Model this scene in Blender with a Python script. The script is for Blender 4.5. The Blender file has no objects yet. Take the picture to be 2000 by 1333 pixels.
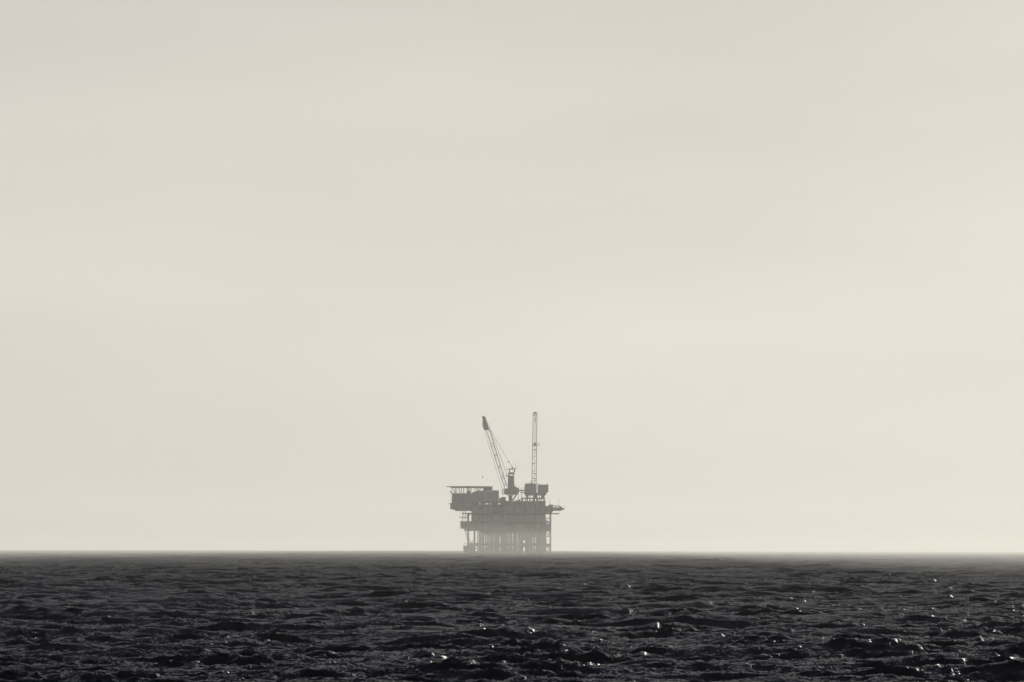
import bpy, bmesh, math, random
import numpy as np
from mathutils import Vector, Matrix

# ------------------------------------------------------------------ camera, sky, sun, exposure
SC = bpy.context.scene
COL = SC.collection
R_EARTH = 6.371e6 * 7 / 6            # with standard refraction
CAM_H = 5.0
YP = 3340.0                          # distance of the platform
MPP = 0.3006                         # metres per photo pixel at that distance
SUN_AZ, SUN_EL = 19.0, 41.0          # degrees right of the view axis, above the horizon

cam = bpy.data.cameras.new('camera')
cam.lens = 200.0
cam.sensor_width = 36.0
cam.clip_start = 1.0
cam.clip_end = 60000.0
camo = bpy.data.objects.new('camera', cam)
COL.objects.link(camo)
camo.location = (0, 0, CAM_H)
camo.rotation_euler = (Matrix.Rotation(math.radians(90 + 2.045), 3, 'X') @ Matrix.Rotation(math.radians(0.125), 3, 'Z')).to_euler()
SC.camera = camo

world = bpy.data.worlds.new('World')
SC.world = world
world.use_nodes = True
wn, wl = world.node_tree.nodes, world.node_tree.links
bg = wn['Background']
sky = wn.new('ShaderNodeTexSky')
sky.sky_type = 'NISHITA'
sky.sun_disc = False
sky.sun_elevation = math.radians(SUN_EL)
sky.sun_rotation = math.radians(SUN_AZ)
sky.altitude = 0
sky.air_density = 1.0
sky.dust_density = 0.75
sky.ozone_density = 1.0
bw = wn.new('ShaderNodeRGBToBW')
wl.new(sky.outputs[0], bw.inputs[0])
mr = wn.new('ShaderNodeMapRange')           # bright hazy sky near the horizon is cream, the sky overhead a cool grey
mr.inputs['From Min'].default_value = 2.5; mr.inputs['From Max'].default_value = 9.6
wl.new(bw.outputs[0], mr.inputs['Value'])
tone = wn.new('ShaderNodeMix'); tone.data_type = 'RGBA'
tone.inputs[6].default_value = (0.945, 0.96, 1.09, 1)
tone.inputs[7].default_value = (1.05, 1.0, 0.895, 1)
wl.new(mr.outputs[0], tone.inputs[0])
tint = wn.new('ShaderNodeMix'); tint.data_type = 'RGBA'; tint.blend_type = 'MULTIPLY'
tint.inputs[0].default_value = 1.0
wc = wn.new('ShaderNodeTexCoord')             # faint long bands of thin high haze
wm = wn.new('ShaderNodeMapping'); wm.inputs['Scale'].default_value = (7, 7, 34); wm.inputs['Rotation'].default_value = (0, math.radians(9), 0)
wz = wn.new('ShaderNodeTexNoise'); wz.inputs['Scale'].default_value = 1.0; wz.inputs['Detail'].default_value = 4; wz.inputs['Roughness'].default_value = 0.45
wr = wn.new('ShaderNodeMapRange'); wr.inputs['From Min'].default_value = 0.3; wr.inputs['From Max'].default_value = 0.7
wr.inputs['To Min'].default_value = 0.95; wr.inputs['To Max'].default_value = 1.05
wx = wn.new('ShaderNodeMath'); wx.operation = 'MULTIPLY'
wl.new(wc.outputs['Generated'], wm.inputs[0]); wl.new(wm.outputs[0], wz.inputs['Vector']); wl.new(wz.outputs['Fac'], wr.inputs['Value'])
wl.new(bw.outputs[0], wx.inputs[0]); wl.new(wr.outputs[0], wx.inputs[1])
wl.new(wx.outputs[0], tint.inputs[6])
wl.new(tone.outputs[2], tint.inputs[7])
wl.new(tint.outputs[2], bg.inputs[0])
bg.inputs[1].default_value = 0.069

sun = bpy.data.lights.new('sun', 'SUN')
sun.energy = 3.85
sun.angle = math.radians(0.5)
sun.color = (1.0, 0.97, 0.88)
suno = bpy.data.objects.new('sun', sun)
COL.objects.link(suno)
a, e = math.radians(SUN_AZ), math.radians(SUN_EL)
to_sun = Vector((math.sin(a) * math.cos(e), math.cos(a) * math.cos(e), math.sin(e)))
suno.rotation_euler = to_sun.to_track_quat('Z', 'Y').to_euler()
suno.location = to_sun * 500

SC.view_settings.view_transform = 'Standard'
SC.view_settings.look = 'None'
SC.view_settings.exposure = 0.0
SC.view_settings.gamma = 1.0
SC.view_settings.use_curve_mapping = False
SC.cycles.max_bounces = 4
SC.cycles.diffuse_bounces = 2
SC.cycles.glossy_bounces = 2
SC.cycles.volume_bounces = 1
SC.cycles.use_denoising = True
SC.cycles.sample_clamp_indirect = 4.0
SC.cycles.sample_clamp_direct = 7.0

# ------------------------------------------------------------------ materials
def new_mat(name):
    m = bpy.data.materials.new(name)
    m.use_nodes = True
    return m, m.node_tree.nodes, m.node_tree.links, m.node_tree.nodes['Principled BSDF']

def steel(name, base, rust=(0.16, 0.075, 0.04), amount=0.45, rough=0.6):
    m, n, l, p = new_mat(name)
    tc = n.new('ShaderNodeTexCoord')
    mp = n.new('ShaderNodeMapping'); mp.inputs['Scale'].default_value = (0.5, 0.5, 0.18)
    nz = n.new('ShaderNodeTexNoise'); nz.inputs['Scale'].default_value = 1.1; nz.inputs['Detail'].default_value = 6
    rp = n.new('ShaderNodeValToRGB')
    rp.color_ramp.elements[0].position = 0.50; rp.color_ramp.elements[1].position = 0.72
    rp.color_ramp.elements[0].color = (0, 0, 0, 1); rp.color_ramp.elements[1].color = (amount, amount, amount, 1)
    mx = n.new('ShaderNodeMix'); mx.data_type = 'RGBA'
    mx.inputs[6].default_value = (*base, 1); mx.inputs[7].default_value = (*rust, 1)
    l.new(tc.outputs['Object'], mp.inputs[0]); l.new(mp.outputs[0], nz.inputs['Vector'])
    l.new(nz.outputs['Fac'], rp.inputs[0]); l.new(rp.outputs[0], mx.inputs[0])
    l.new(mx.outputs[2], p.inputs['Base Color'])
    p.inputs['Roughness'].default_value = rough
    return m

M_STEEL = steel('painted_steel', (0.26, 0.26, 0.265))
M_JACKET = steel('jacket_steel', (0.26, 0.25, 0.23), amount=0.5)
M_WALL = steel('module_paint', (0.34, 0.34, 0.33), amount=0.25)
M_WALL_PALE = steel('pale_module_paint', (0.46, 0.45, 0.42), amount=0.3)
M_WALL_RUSTY = steel('rusty_module_paint', (0.22, 0.21, 0.20), amount=0.8)
M_CRANE = steel('crane_paint', (0.24, 0.24, 0.24), amount=0.3)
M_DARK = steel('dark_steel', (0.06, 0.06, 0.065), amount=0.3)
M_CABLE = steel('wire_rope', (0.08, 0.08, 0.08), amount=0.1)
M_BIRD = steel('bird_plumage', (0.015, 0.015, 0.015), rust=(0.03, 0.03, 0.03), amount=0.5, rough=0.9)

m_sea, n, l, p = new_mat('sea_water')       # dark body, Fresnel sky reflection weakened by a power curve to darken the water
p.inputs['Base Color'].default_value = (0.002, 0.003, 0.009, 1)
p.inputs['Specular IOR Level'].default_value = 0.0
p.inputs['Roughness'].default_value = 0.8
at = n.new('ShaderNodeAttribute'); at.attribute_name = 'unresolved'
rr = n.new('ShaderNodeMapRange')
rr.inputs['To Min'].default_value = 0.10; rr.inputs['To Max'].default_value = 0.22
gl = n.new('ShaderNodeBsdfGlossy'); gl.distribution = 'BECKMANN'
gl.inputs['Color'].default_value = (1, 1, 1, 1)
l.new(at.outputs['Fac'], rr.inputs['Value']); l.new(rr.outputs[0], gl.inputs['Roughness'])
tc = n.new('ShaderNodeTexCoord')
nz1 = n.new('ShaderNodeTexNoise'); nz1.inputs['Scale'].default_value = 10.0; nz1.inputs['Detail'].default_value = 2
bp = n.new('ShaderNodeBump'); bp.inputs['Strength'].default_value = 1.0; bp.inputs['Distance'].default_value = 0.05
l.new(tc.outputs['Object'], nz1.inputs['Vector']); l.new(nz1.outputs['Fac'], bp.inputs['Height'])
fr = n.new('ShaderNodeFresnel'); fr.inputs['IOR'].default_value = 1.33
pw = n.new('ShaderNodeMath'); pw.operation = 'POWER'; pw.inputs[1].default_value = 3.9
ml = n.new('ShaderNodeMath'); ml.operation = 'MULTIPLY'; ml.inputs[1].default_value = 1.2; ml.use_clamp = True
l.new(bp.outputs[0], fr.inputs['Normal']); l.new(bp.outputs[0], gl.inputs['Normal'])
am = n.new('ShaderNodeMapRange')            # rough, unresolved chop turns steeper facets to the eye, which mirror less
am.inputs['To Min'].default_value = 1.2; am.inputs['To Max'].default_value = 0.0
l.new(at.outputs['Fac'], am.inputs['Value']); l.new(am.outputs[0], ml.inputs[1])
l.new(fr.outputs[0], pw.inputs[0]); l.new(pw.outputs[0], ml.inputs[0])
ms = n.new('ShaderNodeMixShader')
l.new(ml.outputs[0], ms.inputs[0]); l.new(p.outputs[0], ms.inputs[1]); l.new(gl.outputs[0], ms.inputs[2])
l.new(ms.outputs[0], n['Material Output'].inputs['Surface'])

# ------------------------------------------------------------------ the sea: a spectrum of wind waves on the curved earth
def ocean_patch(L, N, seed, lam_min, lam_max, rms_slope, wind_deg, spread, power, chop):
    rng = np.random.default_rng(seed)
    k1 = np.fft.fftfreq(N, d=L / N) * 2 * np.pi
    kx, ky = np.meshgrid(k1, k1, indexing='ij')
    k = np.hypot(kx, ky); k[0, 0] = 1.0
    th = np.arctan2(ky, kx) - math.radians(wind_deg)
    lam = 2 * np.pi / k
    D = np.abs(np.cos(th)) ** spread + 0.04
    band = 1 / (1 + (lam_min / lam) ** 12) / (1 + (lam / lam_max) ** 6)
    amp = np.sqrt(D * band * k ** (-power)); amp[0, 0] = 0
    spec = amp * (rng.normal(size=(N, N)) + 1j * rng.normal(size=(N, N)))
    h = np.fft.ifft2(spec).real
    gx = np.fft.ifft2(1j * kx * spec).real; gy = np.fft.ifft2(1j * ky * spec).real
    s = rms_slope / math.sqrt((gx ** 2 + gy ** 2).mean())
    dx = np.fft.ifft2(-1j * kx / k * spec).real; dy = np.fft.ifft2(-1j * ky / k * spec).real
    return (L, N, (h * s).astype(np.float32), (-dx * s * chop).astype(np.float32), (-dy * s * chop).astype(np.float32))

def sample(patch, x, y, rot):
    L, N, *fields = patch
    c, s = math.cos(rot), math.sin(rot)
    u = (c * x + s * y) / L * N; v = (-s * x + c * y) / L * N
    i = np.floor(u); j = np.floor(v)
    fu = (u - i).astype(np.float32); fv = (v - j).astype(np.float32)
    i = i.astype(np.int64) % N; j = j.astype(np.int64) % N
    i2 = (i + 1) % N; j2 = (j + 1) % N
    out = []
    for f in fields:
        out.append((f[i, j] * (1 - fu) + f[i2, j] * fu) * (1 - fv) + (f[i, j2] * (1 - fu) + f[i2, j2] * fu) * fv)
    h, dx, dy = out
    return h, c * dx - s * dy, s * dx + c * dy

def sea_columns(n):
    half = math.radians(5.7)
    fine = np.linspace(-half, half, n)
    rest, t, step = [], half, math.radians(0.02)
    while t < math.pi:
        step = min(step * 1.3, math.radians(12)); t += step; rest.append(t)
    rest = np.array([v for v in rest if v < math.pi - 0.02])
    return np.concatenate([-rest[::-1], fine, rest]), len(rest)

def build_sea():
    specs = [  # patch of waves, its rotation, its shortest wave, roughness it leaves where the mesh cannot carry it
        (ocean_patch(257.0, 512, 11, 3.0, 17.0, 0.17, 80, 6, 3.8, 0.8), 0.10, 5.0, .15),
        (ocean_patch(61.0, 512, 12, 0.45, 2.8, 0.30, 95, 8, 3.4, 0.9), -0.31, 0.95, .35),
        (ocean_patch(47.0, 512, 15, 0.4, 1.7, 0.24, 60, 6, 3.4, 0.9), 0.47, 0.85, .0),
        (ocean_patch(13.3, 512, 13, 0.2, 0.7, 0.52, 90, 4, 3.4, 0.5), 0.23, 0.42, .5),
    ]
    def rows(r0, r1, d0, g):
        out = [r0]
        while out[-1] < r1: out.append(out[-1] + d0 + g * (out[-1] - r0))
        return np.array(out[:-1])
    r_split = 700.0
    rad_a = np.concatenate([np.geomspace(2.0, 165.0, 90, endpoint=False), rows(165.0, r_split, 0.20, 0.0006), [r_split]])
    rad_b = np.concatenate([[r_split], rows(r_split, 2000.0, 0.5, 0.0012)[1:], rows(2000.0, 8900.0, 2.06, 0.01), np.geomspace(9000.0, 12500.0, 20)])
    NA = 300
    ang_a, n_rest = sea_columns(NA)
    ang_b, _ = sea_columns(2 * NA - 1)                   # every second column meets one of the inner ring
    all_co, all_un, faces4, faces3 = [], [], [], []
    base = 0
    for ang, rad in ((ang_a, rad_a), (ang_b, rad_b)):
        na, nr = len(ang), len(rad)
        A, Rr = np.meshgrid(ang, rad)
        x = (Rr * np.sin(A)).ravel(); y = (Rr * np.cos(A)).ravel()
        cell = np.maximum(np.repeat(np.gradient(rad), na), (Rr * np.gradient(ang)[None, :]).ravel()).astype(np.float32)
        z = np.zeros_like(x); ox = np.zeros_like(x); oy = np.zeros_like(x); un = np.zeros_like(x)
        gust = sample(specs[0][0], x * 0.83, y * 0.31, 0.9)[0]      # gusts: patches of more and of less short chop
        gust = np.clip(1.0 + 0.25 * gust / gust.std(), 0.5, 1.45)
        for patch, rot, lam, wr in specs:
            h, dx, dy = sample(patch, x, y, rot)
            w = np.clip(4.0 * lam / (2.0 * cell), 0, 1)
            if lam < 1.0: h, dx, dy = h * gust, dx * gust, dy * gust
            z += h * w; ox += dx * w; oy += dy * w; un += wr * (1 - np.clip(1.6 * lam / (2.0 * cell), 0, 1))
        co = np.stack([x + ox, y + oy, z - (x * x + y * y) / (2 * R_EARTH)], 1)
        if base:                                         # weld the rings: shared columns match, odd ones sit on the edge between
            inner = all_co[0][-len(ang_a):]
            co[:n_rest] = inner[:n_rest]; co[na - n_rest:na] = inner[len(ang_a) - n_rest:]
            fine = inner[n_rest:n_rest + NA]
            co[n_rest:n_rest + 2 * NA - 1:2] = fine
            co[n_rest + 1:n_rest + 2 * NA - 2:2] = (fine[:-1] + fine[1:]) / 2
        idx = base + np.arange(na * nr).reshape(nr, na); nxt = np.roll(idx, -1, axis=1)
        faces4.append(np.stack([idx[:-1], idx[1:], nxt[1:], nxt[:-1]], -1).reshape(-1, 4)[:, ::-1])
        if not base: ring0 = (idx[0].copy(), nxt[0].copy())
        all_co.append(co); all_un.append(un); base += len(co)
    co = np.vstack(all_co + [[[0, 0, 0]]]).astype(np.float32)
    un = np.append(np.concatenate(all_un), 0).astype(np.float32)
    quads = np.vstack(faces4)
    tris = np.stack([np.full(len(ring0[0]), base), ring0[1], ring0[0]], -1)
    me = bpy.data.meshes.new('sea')
    nq, nt = len(quads), len(tris)
    me.vertices.add(len(co)); me.vertices.foreach_set('co', co.ravel())
    loops = np.concatenate([quads.ravel(), tris.ravel()]).astype(np.int32)
    me.loops.add(len(loops)); me.loops.foreach_set('vertex_index', loops)
    starts = np.concatenate([np.arange(nq) * 4, nq * 4 + np.arange(nt) * 3]).astype(np.int32)
    me.polygons.add(nq + nt); me.polygons.foreach_set('loop_start', starts)
    me.update(calc_edges=True)
    me.polygons.foreach_set('use_smooth', np.ones(nq + nt, dtype=bool))
    at = me.attributes.new('unresolved', 'FLOAT', 'POINT'); at.data.foreach_set('value', np.clip(un, 0, 1))
    me.materials.append(m_sea)
    o = bpy.data.objects.new('sea', me); COL.objects.link(o)
    o['kind'] = 'structure'; o['label'] = 'dark choppy sea reaching to the hazy horizon'; o['category'] = 'sea'
    return o
build_sea()

# ------------------------------------------------------------------ mesh helpers
def X(px): return (px - 1000.0) * MPP
def Z(py): return CAM_H + (1063.0 - py) * MPP
ORIGIN = {}

class MB:
    """collects simple solids in world coordinates and links them as one mesh object"""
    def __init__(self): self.v, self.f = [], []
    def add(self, vs, fs):
        o = len(self.v); self.v += [tuple(q) for q in vs]; self.f += [[i + o for i in f] for f in fs]; return self
    def box(self, x0, x1, y0, y1, z0, z1):
        return self.add([(x0, y0, z0), (x1, y0, z0), (x1, y1, z0), (x0, y1, z0), (x0, y0, z1), (x1, y0, z1), (x1, y1, z1), (x0, y1, z1)],
                        [(3, 2, 1, 0), (4, 5, 6, 7), (0, 1, 5, 4), (1, 2, 6, 5), (2, 3, 7, 6), (3, 0, 4, 7)])
    def pbox(self, px0, px1, py0, py1, d0, d1):           # a box given by its front outline and its depth range
        return self.box(X(px0), X(px1), YP + d0, YP + d1, Z(py1), Z(py0))
    def prism(self, pts, d0, d1):                          # an outline with depth
        n = len(pts); P = [(X(a), Z(b)) for a, b in pts]
        area = sum(P[i][0] * P[(i + 1) % n][1] - P[(i + 1) % n][0] * P[i][1] for i in range(n))
        if area < 0: P = P[::-1]
        vs = [(a, YP + d0, b) for a, b in P] + [(a, YP + d1, b) for a, b in P]
        fs = [list(range(n)), list(range(2 * n - 1, n - 1, -1))] + [[i, i + n, (i + 1) % n + n, (i + 1) % n] for i in range(n)]
        return self.add(vs, fs)
    def tube(self, p, q, r, r2=None, n=8):
        p, q = Vector(p), Vector(q); r2 = r if r2 is None else r2
        a = (q - p).normalized(); u = a.orthogonal().normalized(); w = a.cross(u)
        vs = []
        for c, rad in ((p, r), (q, r2)):
            vs += [c + (u * math.cos(2 * math.pi * i / n) + w * math.sin(2 * math.pi * i / n)) * rad for i in range(n)]
        return self.add(vs, [[i, (i + 1) % n, (i + 1) % n + n, i + n] for i in range(n)] + [list(range(n))[::-1], list(range(n, 2 * n))])
    def bar(self, a, b, r, d=0.0, d2=None, n=6):           # a round bar between two front-view points at depth d
        return self.tube((X(a[0]), YP + d, Z(a[1])), (X(b[0]), YP + (d if d2 is None else d2), Z(b[1])), r, n=n)
    def ball(self, c, r, n=8, m=5):
        c = Vector(c); vs = [c + Vector((0, 0, -r))]; fs = []
        for j in range(1, m):
            t = -math.pi / 2 + math.pi * j / m
            vs += [c + Vector((math.cos(t) * math.cos(2 * math.pi * i / n), math.cos(t) * math.sin(2 * math.pi * i / n), math.sin(t))) * r for i in range(n)]
        vs.append(c + Vector((0, 0, r))); L = len(vs) - 1
        for i in range(n):
            k = (i + 1) % n; fs.append([0, 1 + k, 1 + i]); fs.append([L, L - n + i, L - n + k])
            for j in range(m - 2): a = 1 + j * n; fs.append([a + i, a + k, a + n + k, a + n + i])
        return self.add(vs, fs)
    def build(self, name, mat, parent=None, loc=None):
        o0 = Vector(ORIGIN[parent.name]) if parent else Vector(loc or (0, 0, 0))
        me = bpy.data.meshes.new(name)
        me.from_pydata([tuple(Vector(q) - o0) for q in self.v], [], self.f); me.update()
        me.materials.append(mat)
        o = bpy.data.objects.new(name, me); COL.objects.link(o)
        o.parent = parent; ORIGIN[o.name] = o0
        if parent is None: o.location = o0
        return o

def thing(name, label, cat, loc, group=None):
    o = bpy.data.objects.new(name, None); COL.objects.link(o)
    o.location = loc; o['label'] = label; o['category'] = cat; ORIGIN[o.name] = Vector(loc)
    o.empty_display_size = 2.0
    if group: o['group'] = group
    return o

def railing(a, b, d, parent, h=3.6, step=5.0, r=0.05):      # front-view rail from a to b, h in photo pixels
    m = MB(); n = max(2, int(abs(b[0] - a[0]) / step) + 1)
    for i in range(n):
        t = i / (n - 1); p = (a[0] + (b[0] - a[0]) * t, a[1] + (b[1] - a[1]) * t)
        m.bar(p, (p[0], p[1] - h), r, d, n=4)
    for k in (0.5, 1.0):
        m.bar((a[0], a[1] - h * k), (b[0], b[1] - h * k), r * 0.8, d, n=4)
    return m.build('railing', M_STEEL, parent)

def lamp(a, b, parent, d=0.0, size=0.4):                    # a pole with a floodlight head
    o = MB().bar(a, b, 0.07, d, n=5).build('lamp_post', M_STEEL, parent)
    MB().prism([(b[0] - size * 1.6, b[1] - size * 2.2), (b[0] + size * 1.6, b[1] - size * 1.8), (b[0] + size * 1.2, b[1] + size * 1.6), (b[0] - size * 1.2, b[1] + size * 1.2)], d - 0.3, d + 0.3).build('floodlight', M_DARK, o)
    return o

rnd = random.Random(5)
SEA_Z = -YP * YP / (2 * R_EARTH)

# ------------------------------------------------------------------ the platform: jacket, conductors, decks
plat = thing('oil_platform', 'grey offshore oil platform standing on steel legs in the sea', 'oil platform', (0, YP, SEA_Z))
for px, d, top in [(915.6, -16, 1004), (968, -16, 1034), (1021, -16, 1034), (1075.4, -14, 1004.5),
                   (927.3, 16, 1036), (980, 16, 1036), (1031, 16, 1036), (1064, 16, 1036)]:
    MB().tube((X(px), YP + d, SEA_Z - 8), (X(px), YP + d, Z(top)), 0.58 if px != 1075.4 else 0.5, n=14).build('leg', M_JACKET, plat)
legs_f, legs_b = [915.6, 968, 1021, 1075.4], [927.3, 980, 1031, 1064]
for row, d in ((legs_f, -16), (legs_b, 16)):
    for a, b in zip(row[:-1], row[1:]):
        MB().bar((a, 1064.6), (b, 1064.6), 0.5, d, n=10).build('horizontal_brace', M_JACKET, plat)
        MB().bar((a, 1065), (b, 1086), 0.3, d, n=8).build('diagonal_brace', M_JACKET, plat)
        MB().bar((b, 1065), (a, 1086), 0.3, d + 0.7, n=8).build('diagonal_brace', M_JACKET, plat)
for a, b in zip(legs_f, legs_b):
    MB().bar((a, 1064.6), (b, 1064.6), 0.45, -15.5, 15.5, n=8).build('horizontal_brace', M_JACKET, plat)
for d0, px0, px1, py in ((-17.2, 914, 1068.5, 1060.6), (9, 922, 1066, 1061.2)):
    MB().pbox(px0, px1, py, py + 2.0, d0, d0 + 2.2).build('walkway', M_STEEL, plat)
railing((936, 1060.6), (976, 1060.6), -17.1, plat); railing((982, 1060.6), (1021, 1060.6), -17.1, plat)
# left knee braces
for a, b, r in [((908.6, 1034), (915.2, 1056.5), 0.24), ((914.6, 1046), (916.6, 1052), 0.25), ((915.6, 1050), (923, 1064), 0.22), ((921, 1061), (926.5, 1055), 0.15), ((924, 1057.5), (927.3, 1057.5), 0.2)]:
    MB().bar(a, b, r, -15.6).build('knee_brace', M_JACKET, plat)
# bay beside the outer right leg
for y0, y1 in ((1011.2, 1012.2), (1013.4, 1014.6), (1047.4, 1048.9), (1061.8, 1063.8)):
    MB().pbox(1064.5, 1075.2, y0, y1, -14.5, -13.6).build('cross_beam', M_STEEL, plat)
for a, b in (((1068.3, 1038), (1072.6, 1048)), ((1073.8, 1038), (1070.6, 1048)), ((1068.5, 1063.5), (1074, 1080)), ((1074, 1063.5), (1068.5, 1080)), ((1065, 1016), (1074.5, 1024.5))):
    MB().bar(a, b, 0.2, -14).build('diagonal_brace', M_JACKET, plat)
MB().ball((X(1069.5), YP - 14, Z(1018)), 0.5).build('valve', M_DARK, plat)
MB().prism([(1064.5, 1021), (1072, 1024), (1075.2, 1024), (1075.2, 1037.8), (1064.5, 1037.8)], -13.4, -4).build('side_module', M_WALL, plat)

# well conductors, close together between the legs
gaps = [(929.3, 933.6), (934.6, 936.2), (946.8, 948.3), (950, 951.4), (955.6, 957), (965.1, 966.4), (968, 969.3), (976.4, 981.3), (992, 993.1), (995.2, 996.4),
        (1001.2, 1002.8), (1010.4, 1011.7), (1013.3, 1014.4), (1022, 1026.8), (1040.4, 1041.7), (1043.5, 1044.9), (1046.2, 1047.1)]
gaps = [(a + 0.4, b - 0.4) if b - a < 2 else (a + 0.6, b - 0.6) for a, b in gaps]
spans = [(a[1], b[0]) for a, b in zip(gaps[:-1], gaps[1:])] + [(1047.1, 1068.0)]
k = 0
for a, b in spans:
    w = (b - a) * MPP
    if b - a < 1.3: w = max(w, 0.3)
    nn = max(1, round(w / 0.9)); r = w / nn / 2 * 1.02
    for i in range(nn):
        px = a + (i + 0.5) * (b - a) / nn
        d = (-9, 4, -3, 10)[k % 4] + rnd.uniform(-0.8, 0.8); k += 1
        MB().tube((X(px), YP + d, SEA_Z - 8), (X(px), YP + d, Z(1036)), r, n=12).build('conductor', M_JACKET, plat)
        if k % 2: MB().tube((X(px), YP + d, Z(1064.6) - 0.25), (X(px), YP + d, Z(1064.6) + 0.25), r * 1.25, n=12).build('conductor_guide', M_STEEL, plat)
for x0, x1, yb, d in [(936.5, 946, 1041, -8), (951.5, 965, 1047.6, -5), (957, 964, 1050, 2), (970, 991.5, 1048.2, -7), (985, 992, 1052, 4), (1002.9, 1010, 1046.5, -4), (1004, 1009, 1049, 6), (1012, 1021.8, 1050.3, -8),
                      (1014, 1040, 1055.4, 3), (1027, 1040.2, 1052, -9), (1041, 1056, 1049.5, -3), (1050, 1066, 1058, 5), (943, 956, 1044, 7), (964.5, 972, 1042.5, 8), (990, 1003, 1041.5, 9), (937, 976, 1040, 11), (981.5, 1022, 1041, 12), (1027, 1047, 1046, 9)]:
    o = MB().pbox(x0, x1, 1037.3, yb, d, d + 3.2).build('hanging_skid', M_STEEL, plat)

# boat landing on the left corner
bl = MB().pbox(907, 926.5, 1066.2, 1067.8, -20, -14).build('boat_landing', M_JACKET, plat)
MB().pbox(907.4, 926, 1067.8, 1084, -16.4, -15.8).build('backing_plate', M_JACKET, bl)
px = 907.7
while px < 926:
    MB().tube((X(px), YP - 19.6, SEA_Z - 3), (X(px), YP - 19.6, Z(1066.4)), 0.38, n=8).build('fender', M_JACKET, bl); px += 2.9
o = MB()
for q in (907.2, 910, 913):
    o.bar((q, 1066), (q, 1061.8), 0.08, -19.5, n=4)
o.bar((906.6, 1061.8), (913.5, 1061.8), 0.1, -19.5, n=4); o.build('railing', M_STEEL, bl)

# decks
def deck(px0, px1, y0, y1, d0, d1):
    o = MB().pbox(px0, px1, y0, y1, d0, d1).build('deck', M_STEEL, plat)
    n = max(2, int((px1 - px0) / 10))
    for i in range(n + 1):
        q = px0 + (px1 - px0) * i / n
        MB().pbox(q - 0.5, q + 0.5, y0 - 0.25, y1 + 0.25, d0 - 0.15, d0 - 0.003).build('edge_stiffener', M_STEEL, o)
    return o
deck(908.2, 1075.2, 1033.6, 1037.3, -15, 17)
deck(900.6, 1075, 1018.8, 1021.2, -15.5, 17)
deck(922.2, 1066, 1003.2, 1005.2, -16, 17)
deck(922.2, 1065.8, 979.5, 982.3, -17, 17)
MB().pbox(900.5, 929, 1021.2, 1033.2, -14, 6).build('end_module', M_WALL, plat)
for a, b in zip([900.7, 908, 915, 922], [907.7, 914.7, 921.7, 928.8]):
    MB().pbox(a, b, 1021.6, 1033.0, -14.22, -14.003).build('wall_panel', M_WALL, plat)
# storeys: a solid core behind panelled wind walls, blocking light through their seams
for y0, y1 in ((986.2, 1003.2), (1005.2, 1018.8), (1021.2, 1033.6)):
    x0 = 924 if y0 < 1020 else 929.3
    MB().pbox(x0, 1064, y0, y1, -13, 15).build('module_core', M_WALL, plat)
    n = 7; xs = 922.4 if y0 < 1020 else 929.6
    for i in range(n):
        a = xs + (1065.6 - xs) * i / n; b = xs + (1065.6 - xs) * (i + 1) / n
        dd = -14.6 + rnd.choice((0, -0.5, -0.25, 0.4)); lo = y0 + rnd.choice((0.2, 0.2, 1.2))
        o = MB().pbox(a + 0.25, b - 0.25, lo, y1 - 0.1, dd, dd + 0.35).build('wall_panel', rnd.choice((M_WALL, M_WALL_PALE, M_WALL_RUSTY)), plat)
        m = MB()
        for j in range(6):
            q = a + 1.5 + (b - a - 3) * j / 5; m.pbox(q - 0.25, q + 0.25, lo + 0.5, y1 - 0.5, dd - 0.16, dd - 0.002)
        m.build('stiffener', M_WALL, o)
    for i in range(n + 1):
        a = xs + (1065.6 - xs) * i / n
        MB().pbox(a - 0.7, a + 0.7, y0, y1, -15.1, -14.7).build('column', M_STEEL, plat)
MB().pbox(922.4, 1065.6, 986.0, 986.9, -16.5, 16).build('mezzanine', M_STEEL, plat)
for a, b in [(922.4, 937.6), (939.0, 948.6), (950.6, 952), (953.6, 957), (958.6, 973.2), (975, 976.4), (978, 1000), (1000.5, 1030), (1030.5, 1050), (1050.5, 1065.5)]:
    MB().pbox(a, b, 982.4, 986.0, -15, -9).build('equipment_housing', M_STEEL, plat)
for a, b, y in ((948.6, 950.6, 984.6), (957, 958.6, 983.7), (973.2, 975, 984.4)):
    MB().bar((a - 0.4, y), (b + 0.4, y), 0.14, -12).build('pipe', M_DARK, plat)
for q0, y0, y1, d in ((931, 1007, 1018.6, -15.6), (958, 990, 1003, -15.8), (987, 1008, 1018.6, -15.7), (1012, 988.5, 1003, -15.6), (1040, 1007.5, 1018.6, -15.9), (1052, 1023, 1033.4, -15.8), (948, 1023, 1033.4, -15.7)):
    MB().tube((X(q0), YP + d, Z(y1)), (X(q0), YP + d, Z(y0)), 0.75, n=12).tube((X(q0), YP + d, Z(y0)), (X(q0), YP + d, Z(y0 - 1.4)), 0.75, 0.2, n=12).build('vessel', M_WALL_PALE, plat)
for a, b in (((934, 1003), (944, 989)), ((972, 1018.6), (983, 1006.4)), ((1024, 1003), (1034, 989)), ((1000, 1033.4), (1010, 1022.4))):
    m = MB()
    for k2 in (0, 0.9): m.bar((a[0], a[1] - k2), (b[0], b[1] - k2), 0.1, -16.3, n=5)
    m.bar(a, b, 0.16, -15.9, n=5)
    m.build('stair', M_STEEL, plat)
for a, b, y in ((924, 1064, 1004.4), (931, 1064, 1020.4), (924, 1000, 987.6), (990, 1064, 1022.6)):
    MB().bar((a, y), (b, y), 0.16, -16.4, n=6).build('pipe_run', M_DARK, plat)
for q, t in ((1003.4, 975.6), (1007.6, 976.8), (1016.2, 974.2), (1022.6, 976)):
    MB().bar((q, 979.5), (q, t), 0.09, -12, n=5).build('vent_pipe', M_DARK, plat)
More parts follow.
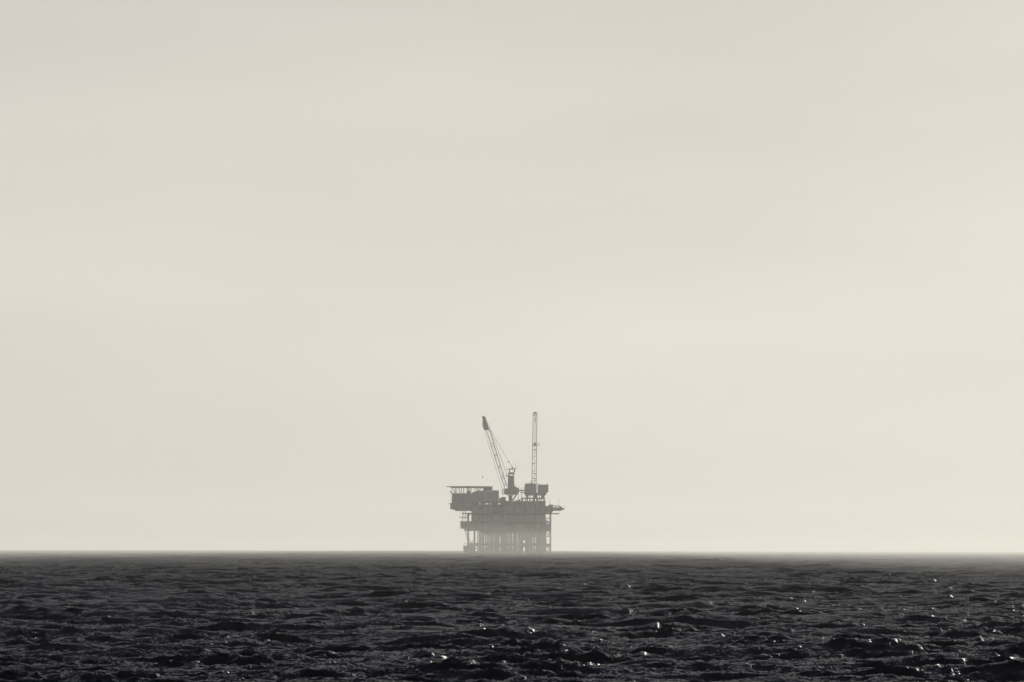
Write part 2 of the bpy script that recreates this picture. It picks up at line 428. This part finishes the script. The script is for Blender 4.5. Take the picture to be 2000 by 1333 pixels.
# right-hand extension
MB().prism([(1066.1, 989.6), (1070.8, 988.2), (1072.6, 986), (1080, 986), (1081.2, 997.6), (1077.3, 1003.2), (1077.3, 1004.6), (1066.1, 1004.6)], -15, 8).build('extension_module', M_WALL, plat)
MB().pbox(1077.4, 1092.6, 1002.6, 1004.7, -13, -9).build('walkway', M_STEEL, plat)
MB().bar((1074.5, 986), (1074.5, 976.4), 0.09, -8).build('antenna', M_DARK, plat)
MB().pbox(1073.9, 1075.1, 984.6, 986, -8.3, -7.7).build('antenna_base', M_DARK, plat)
MB().bar((1092.2, 997), (1092.2, 1003), 0.05, -11).build('hanger', M_DARK, plat)
# walkways and posts under the quarters
for x0, x1, y0, y1, d in ((903, 922, 1002.2, 1004, -12), (899, 913.4, 1010.7, 1012.2, -13)):
    MB().pbox(x0, x1, y0, y1, d, d + 4).build('walkway', M_STEEL, plat)
for a, b, r in [((899.2, 998.4), (899.2, 1011), 0.07), ((904.3, 1004), (904.3, 1011), 0.12), ((907, 1004), (907, 1011), 0.16), ((909.6, 1004), (910.4, 1011), 0.14), ((912, 1004), (912.6, 1011), 0.1),
                ((904.8, 1012), (904.8, 1019), 0.2), ((909, 1012), (911.2, 1019), 0.14), ((910.8, 1002.4), (909, 998.3), 0.22), ((904.5, 1002.4), (906.4, 998.3), 0.18), ((917, 1006.5), (922, 1002.8), 0.35)]:
    MB().bar(a, b, r, -11).build('post', M_STEEL, plat)
railing((1000, 979.5), (1018, 979.5), -16.5, plat)
for x0, x1, y0 in ((1009, 1012, 977.2), (1013.5, 1017, 976.4), (1004.5, 1006, 978.2)):
    MB().pbox(x0, x1, y0, 979.45, -6, -3).build('deck_equipment', M_STEEL, plat)

# ------------------------------------------------------------------ living quarters on the left, with the helicopter deck above
lq = thing('living_quarters', 'long windowless grey accommodation block overhanging the left side of the platform', 'living quarters', (X(905), YP - 4, Z(998.3)))
MB().prism([(883.7, 964.4), (949.8, 964.4), (949.8, 979.2), (921.8, 979.2), (921.8, 982.8), (883.7, 982.8)], -16, 8).build('upper_storey', M_WALL, lq)
MB().prism([(880.5, 983.6), (883.7, 983.0), (921.8, 983.0), (921.8, 997.2), (890.3, 997.2), (888.8, 996.4), (880.5, 994.6)], -16, 8).build('lower_storey', M_WALL, lq)
MB().pbox(890.4, 921.8, 997.25, 998.4, -15.6, 7.6).build('floor_frame', M_STEEL, lq)
MB().pbox(883.2, 922, 982.3, 983.4, -16.3, -16.02).build('floor_band', M_STEEL, lq)
for i in range(9):
    q = 885.5 + i * 4.4
    MB().pbox(q - 0.3, q + 0.3, 965, 982, -16.18, -16.003).build('stiffener', M_WALL, lq)
MB().prism([(930.5, 959.4), (944, 959.4), (949.8, 959.4), (949.8, 964.3), (923.5, 964.3), (924.2, 961.6), (930.5, 961.2)], -12, 4).build('roof_house', M_WALL, lq)
MB().pbox(914.8, 919.5, 958.4, 964.3, -8, -5).build('roof_unit', M_STEEL, lq)
MB().prism([(912.5, 964.3), (914.8, 960.6), (914.8, 964.3)], -8, -6).build('roof_unit', M_STEEL, lq)
railing((886, 964.3), (914, 964.3), -15.8, lq, h=3.0)
MB().bar((884.6, 966.4), (880.6, 960.6), 0.22, -15).build('davit', M_DARK, lq)
MB().ball((X(880.9), YP - 15, Z(961)), 0.42).build('davit_head', M_DARK, lq)
MB().bar((880.4, 961), (880.4, 984), 0.045, -15, n=4).build('ladder_rail', M_STEEL, lq)
MB().bar((880, 977.3), (884.2, 977.3), 0.12, -15).build('bracket', M_STEEL, lq)
lamp((880.8, 984.2), (877.6, 984.9), lq, d=-15, size=0.55)

hd = thing('helideck', 'thin flat helicopter deck on posts above the accommodation block', 'helideck', (X(912), YP - 4, Z(964.3)))
m = MB(); c = X(917.5), YP - 4; oct_ = [(c[0] + X(1000 + 43.5) / math.cos(math.pi / 8) * math.cos(math.pi / 8 + i * math.pi / 4), c[1] + 11.5 / math.cos(math.pi / 8) * math.sin(math.pi / 8 + i * math.pi / 4)) for i in range(8)]
m.add([(a, b, Z(952.0)) for a, b in oct_] + [(a, b, Z(950.6)) for a, b in oct_], [list(range(8))[::-1], list(range(8, 16))] + [[i, (i + 1) % 8, (i + 1) % 8 + 8, i + 8] for i in range(8)])
m.build('landing_deck', M_STEEL, hd)
m = MB(); net = [(c[0] + (a - c[0]) * 1.035, c[1] + (b - c[1]) * 1.06) for a, b in oct_]
for i in range(8): m.tube((*net[i], Z(950.9)), (*net[(i + 1) % 8], Z(950.9)), 0.07, n=4); m.tube((*oct_[i], Z(951.4)), (*net[i], Z(950.9)), 0.07, n=4)
m.build('safety_net', M_STEEL, hd)
for d in (-12, 4):
    MB().pbox(881, 944, 952.05, 953.5, d - 0.3, d + 0.3).build('deck_girder', M_STEEL, hd)
for q, d, r in [(883.8, -12, .16), (889.6, 4, .2), (892, -12, .18), (898.4, 4, .18), (902.4, -12, .2), (906.2, 4, .22), (913.4, -12, .26), (918.8, 4, .2), (921.4, -12, .16), (926.5, 4, .12), (930, -12, .16), (934, 4, .2), (938, -12, .2), (941.5, 4, .14)]:
    bot = 964.3 if q < 923 else 961.3 if q < 930.4 else 959.3
    MB().bar((q, 953.4), (q, bot), r, d).build('support_post', M_STEEL, hd)
for a, b, d in [((885, 953.4), (888.8, 964), -12), ((914, 953.5), (918, 958), -12), ((918, 953.5), (914.5, 957), -12), ((931, 953.5), (934, 959), -12), ((936, 959), (933, 953.5), 4), ((894, 953.4), (897.5, 957), 4), ((940, 953.5), (938, 957), -12)]:
    MB().bar(a, b, 0.14, d).build('diagonal_strut', M_STEEL, hd)

dh = thing('deckhouse', 'small square deckhouse flush with the right end of the helicopter deck', 'deckhouse', (X(953), YP - 2, Z(959.3)))
MB().pbox(944.4, 962.3, 951.9, 959.3, -8, 3).build('cabin', M_WALL, dh)
MB().pbox(944.0, 962.6, 951.2, 951.85, -8.4, 3.4).build('roof', M_STEEL, dh)
for q in (948, 953, 958): MB().pbox(q, q + 2.2, 953.6, 956.4, -8.06, -8.003).build('louvre', M_DARK, dh)
MB().bar((962, 951.2), (962, 948.6), 0.06, -7).build('antenna', M_DARK, dh)
dh = thing('deckhouse', 'taller box-shaped deckhouse between the accommodation block and the crane', 'deckhouse', (X(968), YP - 2, Z(979.4)))
MB().pbox(950.2, 975.0, 960.0, 979.4, -13, 4).build('cabin', M_WALL, dh)
MB().pbox(962.4, 975.3, 959.2, 959.95, -13.4, 4.4).build('roof', M_STEEL, dh)
for q in (952, 957, 962, 967, 972): MB().pbox(q - 0.3, q + 0.3, 961, 979, -13.2, -13.003).build('stiffener', M_WALL, dh)
for q in (965.5, 968.6): MB().pbox(q - 0.7, q + 0.7, 957.6, 959.15, -6, -5).build('roof_vent', M_DARK, dh)
railing((963.5, 959.2), (974.5, 959.2), -12.8, dh, h=2.0)
sk = thing('generator_skid', 'low boxy equipment skid on the deck left of the crane pedestal', 'equipment skid', (X(982), YP - 2, Z(979.4)))
MB().pbox(980, 988.6, 971.3, 978.4, -9, 2).build('enclosure', M_WALL, sk)
MB().pbox(975.6, 979.9, 972.8, 978.4, -8, 1).build('radiator', M_STEEL, sk)
MB().prism([(975.5, 978.45), (990.5, 978.45), (993, 979.4), (975.5, 979.4)], -9.2, 2.2).build('skid_base', M_STEEL, sk)

# ------------------------------------------------------------------ pedestal crane
cr = thing('pedestal_crane', 'tall crane with raised lattice boom leaning left, on the platform top deck', 'crane', (X(997.5), YP, Z(979.4)))
MB().tube((X(997.5), YP, Z(979.4)), (X(997.5), YP, Z(969.5)), 1.1, n=18).tube((X(997.5), YP, Z(969.5)), (X(997.5), YP, Z(967.5)), 1.1, 2.0, n=18).build('pedestal', M_CRANE, cr)
MB().prism([(985.2, 954.4), (992, 954.4), (992, 950.5), (1006, 950.5), (1008.6, 951.4), (1010, 952.6), (1013.6, 953.6), (1014.2, 957), (1014.2, 963.6), (1009, 967), (989.5, 966.8), (985.2, 965.4)], -2.6, 2.6).build('machinery_house', M_CRANE, cr)
m = MB(); m.pbox(981.4, 982.7, 955, 966.2, -3.4, -2.7).pbox(981.4, 985.1, 955, 956.2, -3.4, -0.8).pbox(981.4, 985.1, 964.8, 966.2, -3.4, -0.8).pbox(981.4, 982.7, 956.2, 964.8, -1.4, -0.8)
cab = m.build('operator_cab', M_CRANE, cr)
MB().bar((982.8, 957), (984.8, 964), 0.12, -3).build('window_bar', M_DARK, cab)
m = MB()
m.prism([(992.2, 950.5), (992.6, 931.5), (1004.7, 931.5), (1004.9, 945), (1006, 950.5)], -1.5, 1.5)
m.prism([(992.6, 931.4), (993.2, 925.5), (995.2, 917.6), (997.0, 917.6), (995.9, 923), (995.3, 931.4)], -1.5, 1.5)
m.prism([(1004.6, 931.4), (1005, 926), (1007.2, 917.6), (1004.4, 917.6), (1003.6, 923), (1002.2, 931.4)], -1.5, 1.5)
m.prism([(995.95, 923), (1003.5, 923), (1002.9, 927), (995.6, 927)], -1.45, 1.45)
m.prism([(995.3, 929.2), (1002.3, 929.2), (1002.2, 931.4), (995.3, 931.4)], -1.45, 1.45)
m.prism([(995.2, 917.5), (995.8, 915.4), (1006.6, 915.4), (1007.2, 917.5)], -1.6, 1.6)
gt = m.build('gantry_tower', M_CRANE, cr)
MB().pbox(989, 995.1, 916.8, 917.6, -1.8, 1.8).build('service_platform', M_STEEL, gt)
MB().pbox(1006.7, 1011, 914.0, 914.9, -1.2, 1.2).build('service_platform', M_STEEL, gt)
MB().pbox(987.4, 992.3, 929.4, 931.0, -1.6, 1.6).build('service_platform', M_STEEL, gt)
railing((989.3, 916.8), (995, 916.8), -1.7, cr, h=4.2, step=2.6, r=0.045); railing((987.6, 929.4), (992, 929.4), -1.5, cr, h=3.2, step=2.2, r=0.04)
MB().tube((X(1001.4), YP - 0.5, Z(913.6)), (X(1001.4), YP + 0.5, Z(913.6)), 0.5, n=12).build('sheave', M_DARK, cr)
lamp((1007.2, 914), (1007.3, 905.4), cr, d=0, size=0.35)
railing((1007, 951), (1014, 953.6), -2.4, cr, h=2.6, step=2.4, r=0.04)
MB().bar((1001.2, 977.6), (1009.6, 966.6), 0.4, 0).build('knee_brace', M_CRANE, cr)
for q in (1013, 1019.4): MB().bar((q, 979.4), (q, 960), 0.16, 0).build('support_post', M_STEEL, cr)
# lattice boom
A0, A1, B0, B1 = (986.2, 953.5), (950.3, 841), (990.6, 950), (957.0, 841)
for d in (-0.9, 0.9):
    MB().bar(A0, A1, 0.19, d, d * 0.7).build('boom_chord', M_CRANE, cr)
    MB().bar(B0, B1, 0.22, d, d * 0.7).build('boom_chord', M_CRANE, cr)
def lerp(p, q, t): return (p[0] + (q[0] - p[0]) * t, p[1] + (q[1] - p[1]) * t)
m = MB(); N = 26
for i in range(N):
    t0, t1 = i / N, (i + 1) / N; d0, d1 = 0.9 - 0.27 * t0, 0.9 - 0.27 * t1
    for s in (-1, 1):
        if i % 2: m.bar(lerp(A0, A1, t0), lerp(B0, B1, t1), 0.06, s * d0, s * d1, n=4)
        else: m.bar(lerp(B0, B1, t0), lerp(A0, A1, t1), 0.06, s * d0, s * d1, n=4)
    for P, Q in ((A0, A1), (B0, B1)):
        m.bar(lerp(P, Q, t0), lerp(P, Q, t1), 0.06, -d0 if i % 2 else d0, d1 if i % 2 else -d1, n=4)
m.build('boom_lacing', M_CRANE, cr)
for t in (0.045, 0.16, 0.2, 0.345, 0.37, 0.55, 0.575, 0.72, 0.76):
    a, b = lerp(A0, A1, t), lerp(B0, B1, t)
    MB().bar(a, b, 0.16, -0.9).bar(a, b, 0.16, 0.9).build('cross_frame', M_CRANE, cr)
MB().prism([(942.3, 813.2), (943.6, 812.6), (948.3, 814.6), (951.2, 822.8), (956.6, 840.6), (945.9, 840.6), (943.4, 834), (942.5, 828), (943, 821)], -0.8, 0.8).build('boom_head', M_CRANE, cr)
MB().tube((X(943.6), YP - 0.9, Z(815)), (X(943.6), YP + 0.9, Z(815)), 0.55, n=12).build('sheave', M_DARK, cr)
MB().bar((946.4, 841), (981.2, 954.6), 0.09, -0.3, n=5).build('hoist_rope', M_CABLE, cr)
for t in (0.28, 0.43, 0.64): q = lerp((946.4, 841), (981.2, 954.6), t); MB().ball((X(q[0]), YP - 0.3, Z(q[1])), 0.25, 6, 4).build('rope_guide', M_DARK, cr)
MB().bar((953.4, 826), (991.5, 929.5), 0.11, 0, n=5).build('pendant_rope', M_CABLE, cr)
for t in (0.1, 0.32, 0.6, 0.78): q = lerp((953.4, 826), (991.5, 929.5), t); MB().ball((X(q[0]), YP, Z(q[1])), 0.26, 6, 4).build('rope_guide', M_DARK, cr)
MB().bar((957.5, 838), (994, 902.4), 0.085, 0, n=5).build('boom_hoist_rope', M_CABLE, cr)
MB().bar((994, 902.4), (1001.2, 912.8), 0.12, 0, n=5).build('boom_hoist_rope', M_CABLE, cr)
MB().ball((X(994), YP, Z(902.4)), 0.42).build('bridle_block', M_DARK, cr)
MB().bar((942.9, 815), (943.2, 930.6), 0.014, 0, n=4).build('hook_rope', M_CABLE, cr)
MB().prism([(942.4, 930.4), (944.0, 930.4), (944.2, 933), (943.4, 934.4), (942.6, 933.2)], -0.3, 0.3).build('hook_block', M_DARK, cr)

# ------------------------------------------------------------------ drilling rig with its mast
rg = thing('drilling_rig', 'drilling rig with boxy cabins and a slender upright lattice mast', 'drilling rig', (X(1045), YP, Z(979.4)))
MB().prism([(1025, 948), (1026.5, 945.6), (1031, 944.8), (1046, 944.8), (1048.4, 946.4), (1048.4, 962.4), (1025, 962.4)], -7, 5).build('rig_floor_house', M_WALL, rg)
MB().prism([(1050.6, 947.6), (1071.4, 947.6), (1071.4, 961.6), (1068.2, 962.4), (1050.6, 962.4)], -7, 5).build('mud_house', M_WALL, rg)
MB().pbox(1050.4, 1071.7, 946.9, 947.55, -7.3, 5.3).build('roof', M_STEEL, rg)
for y in (950.5, 954, 958): MB().pbox(1048.4, 1050.6, y, y + 0.7, -4, -3.2).build('link_beam', M_STEEL, rg)
for q in (1030, 1036, 1042): MB().pbox(q - 0.3, q + 0.3, 947, 962, -7.2, -7.003).build('stiffener', M_WALL, rg)
for q in (1056, 1061, 1066): MB().pbox(q - 0.3, q + 0.3, 948, 961, -7.2, -7.003).build('stiffener', M_WALL, rg)
MB().prism([(1022.8, 962.5), (1068, 962.5), (1067.6, 966.4), (1064, 968), (1026.8, 968)], -6.5, 4.5).build('substructure_girder', M_STEEL, rg)
for pts in ([(1026.8, 968), (1033.4, 968), (1032.6, 972.2), (1028.8, 972.2)], [(1041.6, 968), (1050.4, 968), (1050.4, 972.2), (1042.2, 972.2)], [(1057.6, 968), (1064.6, 968), (1063.4, 972.2), (1057.6, 972.2)]):
    MB().prism(pts, -6, 4).build('substructure_leg', M_STEEL, rg)
for q, r in ((1036.4, .16), (1054.6, .16)): MB().bar((q, 968), (q, 972.2), r, -5).build('substructure_post', M_STEEL, rg)
MB().pbox(1018.2, 1065, 972.2, 974.6, -6.5, 4.5).build('skid_beam', M_STEEL, rg)
for a, b in ((1018.6, 1021.8), (1026, 1027.8), (1029, 1031.6), (1034.2, 1036.2), (1041.6, 1045.8), (1048, 1051.8), (1053.2, 1054.4), (1056.4, 1058.8), (1061.8, 1064.6)):
    MB().pbox(a, b, 974.6, 979.4, -6, 4).build('skid_shoe', M_STEEL, rg)
MB().bar((1036.6, 977.6), (1041.6, 977.6), 0.18, -5).build('pipe', M_DARK, rg)
MB().bar((1064, 975.2), (1067, 975.4), 0.1, -5).build('pipe', M_DARK, rg)
MB().pbox(1014.4, 1024.9, 957.2, 959.8, -2, 1).build('gangway', M_STEEL, rg)
MB().pbox(1016.4, 1024.9, 961.6, 963.0, -2, 1).build('gangway', M_STEEL, rg)
railing((1015, 957.2), (1024.5, 957.2), -1.8, rg, h=4.2, step=1.4, r=0.05)
for q, t in ((1069.6, 943.8), (1055.2, 944.6), (1049.6, 944), (1051, 944.4)): MB().bar((q, 947), (q, t), 0.13, -3).build('stack', M_DARK, rg)
railing((1026, 945.2), (1038, 944.8), -6.8, rg, h=2.0, step=3, r=0.05)
# mast
mb, mt = [(1039.4, 944.8), (1047.9, 944.8)], [(1041.7, 808.5), (1048.9, 808.5)]
for k in (0, 1):
    for s in (-1, 1):
        MB().bar(mb[k], mt[k], 0.19, s * 1.3, s * 1.1).build('mast_leg', M_CRANE, rg)
N = 22; m = MB()
for i in range(N):
    t0, t1 = i / N, (i + 1) / N
    for s in (-1, 1):
        m.bar(lerp(mb[i % 2], mt[i % 2], t0), lerp(mb[1 - i % 2], mt[1 - i % 2], t1), 0.05, s * 1.2, n=4)
    for k2 in (0, 1): m.bar(lerp(mb[k2], mt[k2], t0), lerp(mb[k2], mt[k2], t1), 0.05, -1.2 if i % 2 else 1.2, 1.2 if i % 2 else -1.2, n=4)
m.build('mast_lacing', M_CRANE, rg)
for py in (812, 878.4, 891.5, 906, 920, 925.5, 934.6, 939.5):
    t = (944.8 - py) / (944.8 - 808.5); a, b = lerp(mb[0], mt[0], t), lerp(mb[1], mt[1], t)
    r = 0.16 if py not in (891.5, 920) else 0.09
    MB().bar(a, b, r, -1.25).bar(a, b, r, 1.25).build('mast_girt', M_CRANE, rg)
MB().pbox(1041.0, 1049.9, 806.4, 808.5, -1.6, 1.6).build('crown_platform', M_CRANE, rg)
MB().tube((X(1045), YP - 0.8, Z(805.8)), (X(1045), YP + 0.8, Z(805.8)), 0.5, n=12).build('crown_sheave', M_DARK, rg)
railing((1049, 806.4), (1050.8, 806.4), 0, rg, h=2.2, step=1.5, r=0.06)
MB().bar((1045, 808), (1044.6, 944), 0.075, 0.2, n=5).build('drill_line', M_CABLE, rg)
MB().bar((1046, 808), (1045.4, 866), 0.06, -0.2, n=5).build('drill_line', M_CABLE, rg)
MB().prism([(1044.5, 815), (1046.2, 815), (1046.4, 823.5), (1045.4, 825.5), (1044.4, 823.5)], -0.4, 0.4).build('travelling_block', M_DARK, rg)
mk = MB().pbox(1040.6, 1049.0, 865.2, 866.2, -1.7, 1.7).pbox(1040.6, 1049.0, 869.8, 871.2, -1.7, 1.7).pbox(1043.2, 1047.0, 866.2, 869.8, -0.6, 0.6).build('monkey_board', M_CRANE, rg)
MB().pbox(1049.2, 1055.2, 870.4, 871.2, -1.2, 1.2).build('stabbing_platform', M_CRANE, mk)
MB().bar((1050.2, 870.4), (1050.2, 866), 0.06, -1).bar((1055, 870.4), (1055, 866.6), 0.06, -1).bar((1050.2, 866.6), (1055, 866.6), 0.05, -1).build('railing', M_STEEL, mk)
MB().prism([(1052, 865.6), (1053.6, 865.6), (1053.6, 867.6), (1052, 867.6)], -1, -0.5).build('control_box', M_DARK, mk)
MB().prism([(1038.2, 939.4), (1038.9, 939.4), (1039.4, 944.8), (1038.0, 944.8)], -1.6, 1.6).build('mast_shoe', M_CRANE, rg)
MB().bar((1045.2, 878), (1045.2, 884), 0.18, 0).build('top_drive', M_DARK, rg)

# ------------------------------------------------------------------ flare boom on the right
fb = thing('flare_boom', 'short tapering lattice boom sticking out from the right side of the platform', 'flare boom', (X(1081), YP - 6, Z(997)))
for d in (-8, -4):
    MB().bar((1081.2, 997.2), (1097.2, 997.0), 0.26, d).build('lower_chord', M_STEEL, fb)
    MB().bar((1080.2, 987.2), (1089, 988), 0.16, d).build('top_rail', M_STEEL, fb)
    MB().bar((1081.2, 990.6), (1093, 990.4), 0.22, d).build('upper_chord', M_STEEL, fb)
    m = MB()
    for i in range(5):
        a = 1081.4 + i * 3.1; m.bar((a, 990.6), (a, 997), 0.12, d, n=5); m.bar((a, 990.6 if i % 2 else 997), (a + 3.1, 997 if i % 2 else 990.6), 0.12, d, n=5)
    m.build('lacing', M_STEEL, fb)
MB().prism([(1081.3, 993), (1096.5, 992.2), (1097, 996.6), (1081.3, 996.9)], -7.6, -4.4).build('floor_grating', M_STEEL, fb)
MB().prism([(1092.6, 989.6), (1094.5, 987.8), (1096.2, 990.2), (1103.4, 994.2), (1103.2, 995.3), (1097.3, 996.2)], -7, -5).build('tip_frame', M_STEEL, fb)
MB().bar((1089, 988), (1095, 987.6), 0.08, -6).build('top_rail', M_STEEL, fb)
lamp((1091.8, 990.4), (1092.2, 976.9), fb, d=-6, size=0.4)
lamp((1102.2, 994), (1102.8, 989.6), fb, d=-6, size=0.45)
for q in (1084, 1087.5): MB().bar((q, 990.6), (q, 986.6), 0.08, -6).build('rail_post', M_STEEL, fb)

# ------------------------------------------------------------------ seabirds
def bird(px, py, dist, span, lift, yaw, label):
    m = MB(); h = span / 2
    ring = lambda x, r, z: [(x, r * math.cos(i * math.pi / 3), z + r * 0.9 * math.sin(i * math.pi / 3)) for i in range(6)]
    st = [(-0.32, .012, .0), (-0.24, .03, .0), (-0.12, .055, -.005), (0.02, .068, -.008), (0.12, .05, .0), (0.18, .036, .012), (0.23, .034, .018), (0.27, .018, .012), (0.31, .006, .004)]
    vs = []; fs = []
    for x, r, z in st: vs += ring(x * span, r * span, z * span)
    n = len(st)
    for j in range(n - 1):
        for i in range(6): fs.append([j * 6 + i, j * 6 + (i + 1) % 6, j * 6 + 6 + (i + 1) % 6, j * 6 + 6 + i])
    fs += [list(range(6))[::-1], list(range(n * 6 - 6, n * 6))]
    m.add(vs, fs)
    for s in (-1, 1):
        stn = [(0.0, .13, .04, .03), (.18, .15, .05, .03), (.45, .13, .02, .024), (.75, .09, -.06, .016), (1.0, .02, -.17, .006)]
        wv, wf = [], []
        for t, ch, sw, th in stn:
            zz = lift * h * (math.sin(min(t, .5) * math.pi) * 0.9 + max(0, t - .5) * 0.35) + 0.02 * span
            y = s * t * h * math.cos(lift * 0.9)
            wv += [((sw + ch) * span, y, zz), (sw * span, y, zz + th * span * .5), ((sw - ch) * span, y, zz), (sw * span, y, zz - th * span * .5)]
        for j in range(4):
            for i in range(4):
                q = [j * 4 + i, j * 4 + (i + 1) % 4, j * 4 + 4 + (i + 1) % 4, j * 4 + 4 + i]; wf.append(q if s < 0 else q[::-1])
        wf += [[0, 1, 2, 3] if s > 0 else [3, 2, 1, 0], [16, 17, 18, 19] if s < 0 else [19, 18, 17, 16]]
        m.add(wv, wf)
    o = m.build('seabird', M_BIRD)
    md = o.modifiers.new('weld', 'REMESH'); md.mode = 'VOXEL'; md.voxel_size = span * 0.012
    o.location = ((px - 1000) * MPP / YP * dist, dist, CAM_H + (1063 - py) * MPP / YP * dist)
    o.rotation_euler.z = math.radians(yaw)
    o['label'] = label; o['category'] = 'bird'; o['group'] = 'seabirds in flight'
bird(1895, 1189, 380, 1.0, 0.8, 80, 'dark seabird with raised wings skimming the waves at the right')
bird(588.5, 1036.8, 2600, 1.2, 0.5, 35, 'tiny dark seabird in the sky left of the platform')
bird(1943.2, 1028.3, 3000, 1.0, 0.4, 20, 'lower of two faint distant seabirds at the far right')
bird(1960, 1018.2, 3000, 1.2, 0.6, -30, 'upper of two faint distant seabirds at the far right')

# ------------------------------------------------------------------ the air: haze round everything, denser mist low over the water, boxes added to shift the tone
def air(name, lo, hi, density, label):
    m = bpy.data.materials.new(name); m.use_nodes = True
    nt = m.node_tree; nt.nodes.remove(nt.nodes['Principled BSDF'])
    v = nt.nodes.new('ShaderNodeVolumePrincipled')
    v.inputs['Color'].default_value = (1.0, 0.985, 0.93, 1)
    v.inputs['Density'].default_value = density
    v.inputs['Anisotropy'].default_value = 0.6
    nt.links.new(v.outputs[0], nt.nodes['Material Output'].inputs['Volume'])
    bm = bmesh.new(); bmesh.ops.create_cube(bm, size=1.0)
    for q in bm.verts:
        q.co = Vector([hi[k] if q.co[k] > 0 else lo[k] for k in range(3)])
    me = bpy.data.meshes.new(name); bm.to_mesh(me); bm.free(); me.materials.append(m)
    o = bpy.data.objects.new(name, me); COL.objects.link(o)
    o['kind'] = 'stuff'; o['label'] = label; o['category'] = 'haze'
air('haze', (-13000, -13000, -14), (13000, 13000, 96), 0.28e-4, 'pale sea haze filling the air round the platform')
air('added_haze', (-12950, 1800, -13.5), (12950, 12950, 93), 1.1e-4, 'denser haze added offshore to pale the platform and spare the near water')  # added box: pales the platform, starts far out so near water stays dark
air('mist', (-12900, 1000, -13), (12900, 12900, 10.5), 1.15e-4, 'thin mist lying low over the far water')
air('brightening_mist', (60, 350, -12.8), (12850, 12850, 10.0), 2.0e-4, 'mist added to brighten the water to the right of the platform')  # added volume, stands in for the sun-side glare over the water
air('brightening_mist', (-12850, 350, -12.6), (-125, 12840, 9.5), 1.6e-4, 'mist added to brighten the water to the left of the platform')  # added volume, lightens the far water toward the left edge
